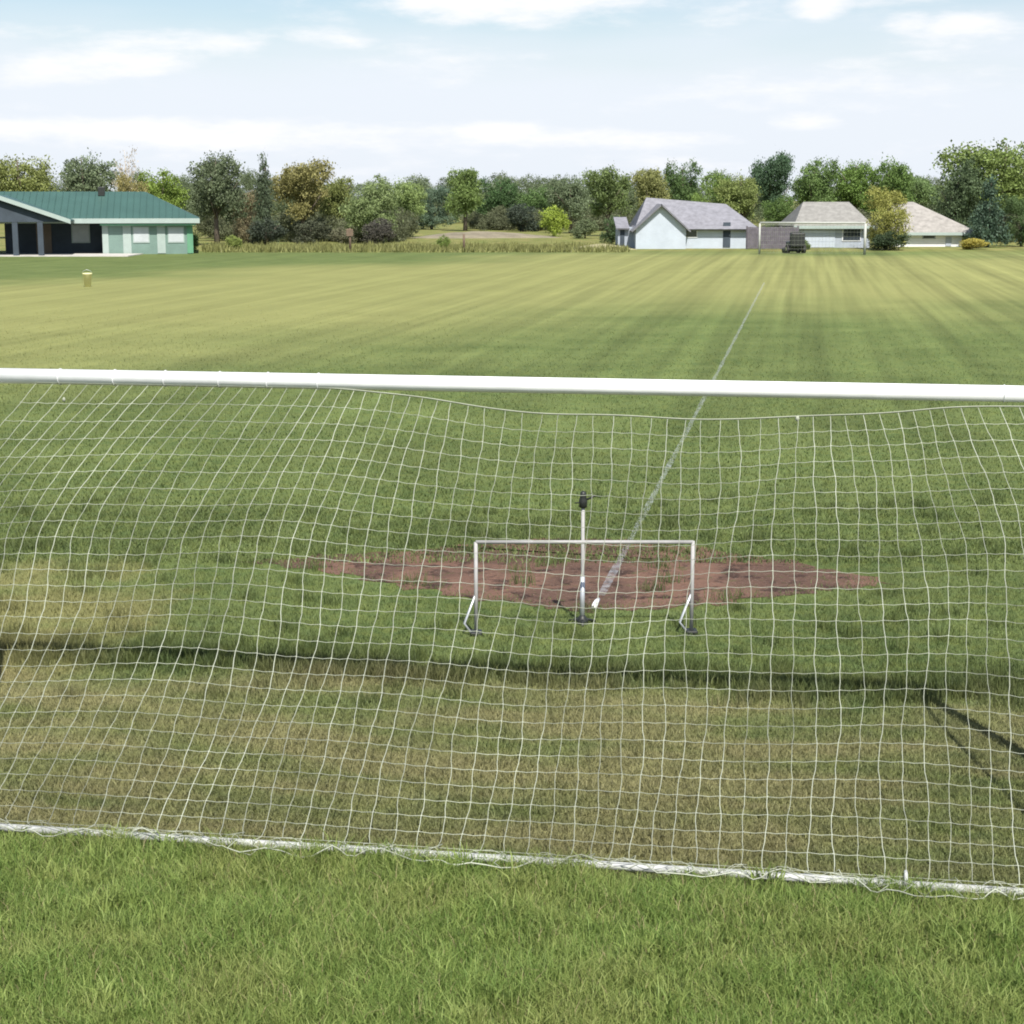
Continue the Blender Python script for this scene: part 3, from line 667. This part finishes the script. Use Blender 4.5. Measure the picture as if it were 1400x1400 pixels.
def trunk_mesh(name, seed, top=.55, r0=.035, limbs=6):
    r = random.Random(seed); m = MB(); b = [(0, 0, -.01), (r.uniform(-.01, .01), 0, top * .4), (r.uniform(-.03, .03), r.uniform(-.03, .03), top), (r.uniform(-.04, .04), 0, min(.93, top + .3))]
    m.tube(b, [r0 * 1.25, r0 * .85, r0 * .6, r0 * .15], 7)
    for k in range(limbs):
        z = top * (.45 + .55 * k / limbs); a = r.uniform(0, 6.28); L = r.uniform(.2, .36)
        m.tube([(0, 0, z), (math.cos(a) * L * .5, math.sin(a) * L * .5, z + L * .45), (math.cos(a) * L, math.sin(a) * L, z + L * .95)], [r0 * .45, r0 * .28, r0 * .08], 5)
    me_o = m.build(name, M['bark'], None, True); me = me_o.data; bpy.data.objects.remove(me_o); return me
def lobes_round(seed, n=9, low=.28):
    r = random.Random(seed); L = [(0, 0, .62, .30, .30)]
    for k in range(n):
        a = r.uniform(0, 6.28); q = r.uniform(.12, .34); z = r.uniform(low + .1, .86); rr = r.uniform(.12, .22); L.append((q * math.cos(a), q * math.sin(a), z, rr, rr * r.uniform(.8, 1.1)))
    return L
def lobes_bushy(seed):
    r = random.Random(seed); L = [(0, 0, .45, .34, .42)]
    for k in range(11):
        a = r.uniform(0, 6.28); q = r.uniform(.15, .36); z = r.uniform(.12, .84); rr = r.uniform(.13, .22); L.append((q * math.cos(a), q * math.sin(a), z, rr, rr))
    return L
def lobes_spire(seed):
    r = random.Random(seed); L = []
    for k in range(26):
        z = .08 + .88 * k / 25; q = .42 * (1 - z) ** .85 + .03; a = r.uniform(0, 6.28); L.append((q * .45 * math.cos(a), q * .45 * math.sin(a), z, q * .62, .035))
        L.append((-q * .4 * math.cos(a), -q * .4 * math.sin(a), z - .02, q * .55, .03))
    return L
def lobes_shrub(seed):
    r = random.Random(seed); L = [(0, 0, .42, .36, .40)]
    for k in range(8):
        a = r.uniform(0, 6.28); q = r.uniform(.15, .36); L.append((q * math.cos(a), q * math.sin(a), r.uniform(.15, .75), r.uniform(.14, .22), r.uniform(.12, .22)))
    return L
CR = {'round': [crown_mesh('crown', 20 + i, lobes_round(40 + i), 420, 34, .0145) for i in range(5)],
      'bushy': [crown_mesh('crown', 30 + i, lobes_bushy(50 + i), 440, 34, .0145) for i in range(4)],
      'spire': [crown_mesh('crown', 40 + i, lobes_spire(60 + i), 260, 24, .018) for i in range(2)],
      'wispy': [crown_mesh('crown', 50, lobes_round(71, 7), 90, 14, .014)],
      'shrub': [crown_mesh('foliage', 60 + i, lobes_shrub(80 + i), 240, 30, .020) for i in range(3)]}
TR = {'round': [trunk_mesh('trunk', 3 + i) for i in range(3)], 'bushy': [trunk_mesh('trunk', 13 + i, .4, .032) for i in range(2)], 'spire': [trunk_mesh('trunk', 23, .8, .022, 0)],
      'wispy': [trunk_mesh('trunk', 29, .6, .03, 11)], 'shrub': [trunk_mesh('stem', 33, .3, .03, 5)]}
cnt = 0
def tree(name, label, cat, kind, px, top, wpx, d, colr, base=0.0, rot=None, group=None, pale=False, fill=1.0):
    """px, top, wpx: centre, top and width as seen; d: metres away"""
    global cnt; cnt += 1
    h = (Z(top, d) - base) * 1.05; wd = wpx / 2388 * d
    e = empty(name, (X(px, d), d, base)); tag(e, label, cat, group)
    c = bpy.data.objects.new('foliage' if kind == 'shrub' else 'crown', CR[kind][cnt % len(CR[kind])]); col.objects.link(c); c.parent = e
    t = bpy.data.objects.new('stem' if kind == 'shrub' else 'trunk', TR[kind][cnt % len(TR[kind])]); col.objects.link(t); t.parent = e
    a = rot if rot is not None else (cnt * 1.7) % 6.28
    c.rotation_euler.z = a; c.scale = (wd, wd, h * .98); t.rotation_euler.z = a; t.scale = (min(wd, h), min(wd, h), h); c.color = (*[min(.6, q * 1.8) for q in colr], 1)
    if pale:
        t.material_slots[0].link = 'OBJECT'; t.material_slots[0].material = M['pale_bark']
    return e
MID = (.085, .125, .032); DARK = (.040, .072, .026); GREY = (.085, .108, .060); OLIVE = (.105, .120, .038); PALE = (.125, .165, .058); YEL = (.132, .138, .052); GOLD = (.132, .124, .048); LIME = (.15, .19, .032); BLUEG = (.065, .095, .062)
tree('broadleaf_tree', 'olive yellow tree at far left, rising behind the porch of the pavilion', 'tree', 'round', 28, 206, 118, 165, OLIVE)
tree('broadleaf_tree', 'grey green tree over the middle of the green pavilion roof', 'tree', 'round', 118, 203, 100, 170, GREY)
tree('bare_tree', 'pale wispy half bare tree over the pavilion roof vent', 'tree', 'wispy', 174, 198, 60, 160, (.22, .19, .15), pale=True)
tree('broadleaf_tree', 'low brownish tree below the pale bare tree, just over the green roof', 'tree', 'bushy', 178, 230, 50, 150, (.14, .125, .05))
tree('broadleaf_tree', 'bright green tree behind the right end of the green pavilion roof', 'tree', 'round', 226, 230, 88, 160, (.10, .14, .028))
tree('broadleaf_tree', 'tall dark grey green tree just right of the pavilion, with a clear trunk', 'tree', 'round', 296, 201, 104, 140, (.062, .078, .042), rot=.6)
tree('spruce_tree', 'dark narrow pointed conifer between the tall grey green tree and the golden tree', 'conifer', 'spire', 362, 213, 58, 142, (.045, .060, .034))
tree('broadleaf_tree', 'golden yellow autumn tree right of the narrow conifer', 'tree', 'round', 414, 220, 100, 150, GOLD)
tree('broadleaf_tree', 'grey brown thin tree between tall dark tree and pointed conifer', 'tree', 'bushy', 338, 262, 50, 146, (.12, .105, .06))
tree('broadleaf_tree', 'olive tree against the right side of the golden tree', 'tree', 'round', 458, 240, 78, 155, OLIVE)
tree('broadleaf_tree', 'wide pale green tree with dark lower limbs, second right of golden tree', 'tree', 'bushy', 512, 236, 92, 146, (.105, .135, .055))
tree('broadleaf_tree', 'mid green tree at the left end of the open gap in the trees', 'tree', 'round', 552, 240, 66, 170, PALE)
tree('broadleaf_tree', 'hazy blue green tree, the lowest crown left of the middle', 'tree', 'bushy', 590, 256, 66, 215, BLUEG)
tree('broadleaf_tree', 'tallest mid green tree beyond the open gap in the middle', 'tree', 'round', 636, 230, 74, 205, (.085, .12, .036))
tree('broadleaf_tree', 'dark green tree in the middle with a shadowed hollow below', 'tree', 'round', 684, 241, 66, 215, DARK)
tree('broadleaf_tree', 'small rounded green tree beside the dark one in the middle', 'tree', 'bushy', 732, 250, 62, 215, (.065, .105, .035))
tree('broadleaf_tree', 'grey green tree rising behind the lime green bush', 'tree', 'round', 780, 236, 74, 190, GREY)
tree('broadleaf_tree', 'taller olive green tree left of the blue house', 'tree', 'round', 832, 230, 78, 175, (.080, .108, .038))
tree('broadleaf_tree', 'pale yellow tree behind the left roof of the blue house', 'tree', 'round', 890, 230, 74, 160, YEL)
tree('broadleaf_tree', 'dark green pointed crown above the ridge of the blue house', 'tree', 'round', 934, 217, 58, 172, (.055, .088, .030))
tree('broadleaf_tree', 'low mid green tree behind the right wing of the blue house', 'tree', 'bushy', 970, 238, 62, 168, MID)
tree('broadleaf_tree', 'yellow green tree at the right end of the blue house', 'tree', 'round', 1014, 232, 76, 165, (.115, .140, .045))
tree('broadleaf_tree', 'dark topped tree left of the long wood behind the tan roof', 'tree', 'round', 1054, 210, 72, 185, (.040, .068, .036))
tree('broadleaf_tree', 'small dark green tree behind the dark board fence', 'tree', 'bushy', 1066, 262, 50, 148, (.060, .095, .026))
tree('broadleaf_tree', 'broad green tree over the left slope of the tan hipped roof', 'tree', 'round', 1112, 214, 84, 178, (.068, .105, .032))
tree('broadleaf_tree', 'broad green tree over the right slope of the tan hipped roof', 'tree', 'round', 1166, 214, 86, 180, (.075, .118, .028))
tree('broadleaf_tree', 'tall green tree behind the bushy yellow tree', 'tree', 'round', 1212, 209, 76, 178, (.070, .110, .030))
tree('broadleaf_tree', 'low hazy green tree over the ridge of the white house', 'tree', 'round', 1250, 238, 66, 185, (.09, .13, .05))
tree('broadleaf_tree', 'bushy bright yellow tree standing between the tan roof and white house', 'tree', 'bushy', 1212, 258, 72, 128, (.150, .152, .042))
tree('broadleaf_tree', 'dark blue green tree behind the right slope of the white house', 'tree', 'bushy', 1306, 212, 88, 150, (.052, .074, .036))
tree('broadleaf_tree', 'huge yellow green tree at the right edge, the tallest of all', 'tree', 'round', 1368, 184, 165, 152, (.088, .118, .034), rot=2.0)
tree('spruce_tree', 'dark blue spruce below the huge tree at the right edge', 'conifer', 'spire', 1352, 246, 84, 134, (.040, .064, .042))
tree('broadleaf_tree', 'dark shaded bush tree at the right end of the white house', 'tree', 'bushy', 1398, 270, 60, 136, (.050, .078, .028))
# shrubs
for (lb, px, top, wpx, d, c_) in (
    ('lime green round bush left of the blue house', 757, 274, 52, 175, LIME), ('dark shadowy bush under the pointed conifer', 364, 288, 62, 138, (.030, .038, .026)),
    ('dark bush under the golden tree', 424, 296, 66, 137, (.045, .05, .03)), ('dark brown bush below the wide pale green tree', 520, 292, 60, 139, (.055, .052, .042)),
    ('grey bush under the olive tree', 468, 303, 44, 138, (.09, .09, .055)), ('dark bush at the left corner of the blue house', 838, 288, 38, 142, (.045, .07, .03)),
    ('dark bush at the foot of the yellow tree', 1218, 312, 66, 126, (.030, .045, .022)), ('small green bush before the tan roofed house garage', 1100, 322, 22, 128, (.07, .10, .03)),
    ('low yellow flowering bush in front of the white house', 1332, 323, 50, 128, (.24, .21, .05)), ('dark green bush beside the right end of the pavilion', 262, 312, 26, 122, (.06, .10, .03)),
    ('low green bush alone in the dry weeds, left of middle', 606, 316, 22, 128, (.09, .125, .03)), ('dark bush in the hollow under the middle trees', 715, 272, 56, 200, (.035, .045, .032)),
    ('green bush between pavilion and golden tree', 318, 318, 30, 127, (.13, .16, .045)), ('low grey green bush right of the lime green bush', 800, 290, 46, 165, (.08, .10, .05))):
    tree('shrub', lb, 'bush', 'shrub', px, top, wpx, d, c_)
# far wood that closes the gaps, one mass
def wood():
    n = 110; VV = []; FF = []; va = []; k = 0
    for i in range(n):
        x = -95 + 190 * i / n + rng.uniform(-1, 1); y = rng.uniform(262, 290); src = CR['bushy'][i % 4]; nv = len(src.vertices)
        c = np.empty(nv * 3, np.float32); src.vertices.foreach_get('co', c); c = c.reshape(-1, 3)
        sel = rng.permutation(nv // 4)[: nv // 24 * 3]; c = c.reshape(-1, 4, 3)[sel].reshape(-1, 3)
        s = rng.uniform(5.5, 8); h = rng.uniform(6.3, 8.2); ang = rng.uniform(0, 6.28); cs, sn = math.cos(ang), math.sin(ang)
        P = np.stack([(c[:, 0] * cs - c[:, 1] * sn) * s + x, (c[:, 0] * sn + c[:, 1] * cs) * s + y, c[:, 2] * h], 1)
        VV.append(P); FF.append(np.arange(len(P)).reshape(-1, 4) + k); k += len(P); va.append(np.repeat(rng.random(len(P) // 4) * .5 + rng.random() * .5, 4))
    o = np_mesh('far_woods', np.concatenate(VV), np.concatenate(FF), M['leaf'], np.concatenate(va)); o.color = (.135, .170, .090, 1); tag(o, kind='stuff')
wood()
def undergrowth():
    VV = []; FF = []; va = []; k = 0
    for i in range(170):
        px = rng.choice([rng.uniform(285, 560), rng.uniform(640, 870), rng.uniform(1040, 1400)]); y = rng.uniform(150, 172) if not 560 < px < 860 else rng.uniform(205, 225)
        src = CR['shrub'][i % 3]; nv = len(src.vertices); c = np.empty(nv * 3, np.float32); src.vertices.foreach_get('co', c); c = c.reshape(-1, 4, 3)[rng.permutation(nv // 4)[: nv // 28 * 4]].reshape(-1, 3)
        s = rng.uniform(2.4, 4.5); h = rng.uniform(1.7, 3.6)
        VV.append(c * np.array([s, s, h]) + np.array([X(px, y), y, 0])); FF.append(np.arange(len(c)).reshape(-1, 4) + k); k += len(c); va.append(np.repeat(rng.random(len(c) // 4) * .5 + rng.random() * .5, 4))
    o = np_mesh('undergrowth', np.concatenate(VV), np.concatenate(FF), M['leaf'], np.concatenate(va)); o.color = (.125, .140, .075, 1); tag(o, kind='stuff')
undergrowth()
# tall dry weeds along the far edge of the field
def weeds():
    n = 26000; x = rng.uniform(-24, 26, n); y = rng.uniform(121, 136, n)
    pxx = 700 + x / y * 2388
    k = ((pxx > 275) & (pxx < 860)) | (pxx > 1240); x, y = x[k], y[k]; n = len(x)
    cl = .5 + .5 * np.sin(x * 1.3 + np.sin(y) * 2) * np.sin(y * 1.7 + x * .4)
    ln = (.2 + .5 * rng.random(n)) * (.15 + .85 * cl); a = rng.random(n) * 6.28; w = .035 + .03 * rng.random(n)
    s = np.stack([np.cos(a) * w, np.sin(a) * w, np.zeros(n)], 1); b = np.stack([x, y, np.zeros(n)], 1); t = b + np.stack([rng.normal(0, .12, n), rng.normal(0, .12, n), ln], 1)
    V = np.stack([b - s, b + s, t], 1).reshape(-1, 3); o = np_mesh('dry_weeds', V, np.arange(n * 3).reshape(n, 3), M['leaf'], np.repeat(rng.random(n), 3)); o.color = (.190, .195, .070, 1); tag(o, kind='stuff')
weeds()
# bare earth bank and track beyond the weeds, pale mound by the blue house
def mound(name, mat, cx, cy, rx, ry, h, seed=1):
    m = MB(); r = random.Random(seed); nu, nv = 28, 9; vs = []; fs = []
    for j in range(nv + 1):
        q = j / nv
        for i in range(nu):
            a = 2 * math.pi * i / nu; k = 1 + .12 * math.sin(3 * a + seed) + .06 * r.uniform(-1, 1); vs.append((cx + rx * q * k * math.cos(a), cy + ry * q * k * math.sin(a), h * (1 - q * q) ** 1.3 * (1 + .1 * r.uniform(-1, 1)) - .02 * q))
    for j in range(nv):
        for i in range(nu): i2 = (i + 1) % nu; fs.append((j*nu+i, j*nu+i2, (j+1)*nu+i2, (j+1)*nu+i))
    m.add(vs, fs); o = m.build(name, mat, None, True); return o
M['bank'] = simple_mat('dry_earth', (.19, .165, .115), .95, .25, .6, bump=.5); M['straw'] = simple_mat('dry_straw', (.27, .25, .14), .95, .2, .8, bump=.5)
o = mound('earth_bank', M['bank'], X(655, 170), 170, 7.5, 5, .55, 2); tag(o, kind='structure')
o = mound('straw_mound', M['straw'], X(822, 129), 129, 2.6, 2.0, .38, 3); tag(o, 'pale straw coloured earth mound left of the blue house', 'mound')
# little posts in the weeds
def post(name, label, px, d, top, head):
    e = empty(name, (X(px, d), d, 0)); tag(e, label, 'post'); h = Z(top, d); m = MB(); m.tube([(0, 0, 0), (.01, 0, h * .6), (0, 0, h)], [.09, .08, .075], 8); m.build('pole', M['rust_wood'], e, True)
    if head: box('board', M['rust_wood'], e, -.24, .24, -.14, -.08, h - .55, h - .05, bevel=.02)
post('sign_post', 'short brown post with a small dark board before the dark bush', 478, 122, 312, True)
post('wood_post', 'thin weathered post in dry weeds, middle of the far edge', 634, 123, 320, False)
scn.cycles.filter_width = 1.9; scn.cycles.max_bounces = 6; scn.cycles.transparent_max_bounces = 4
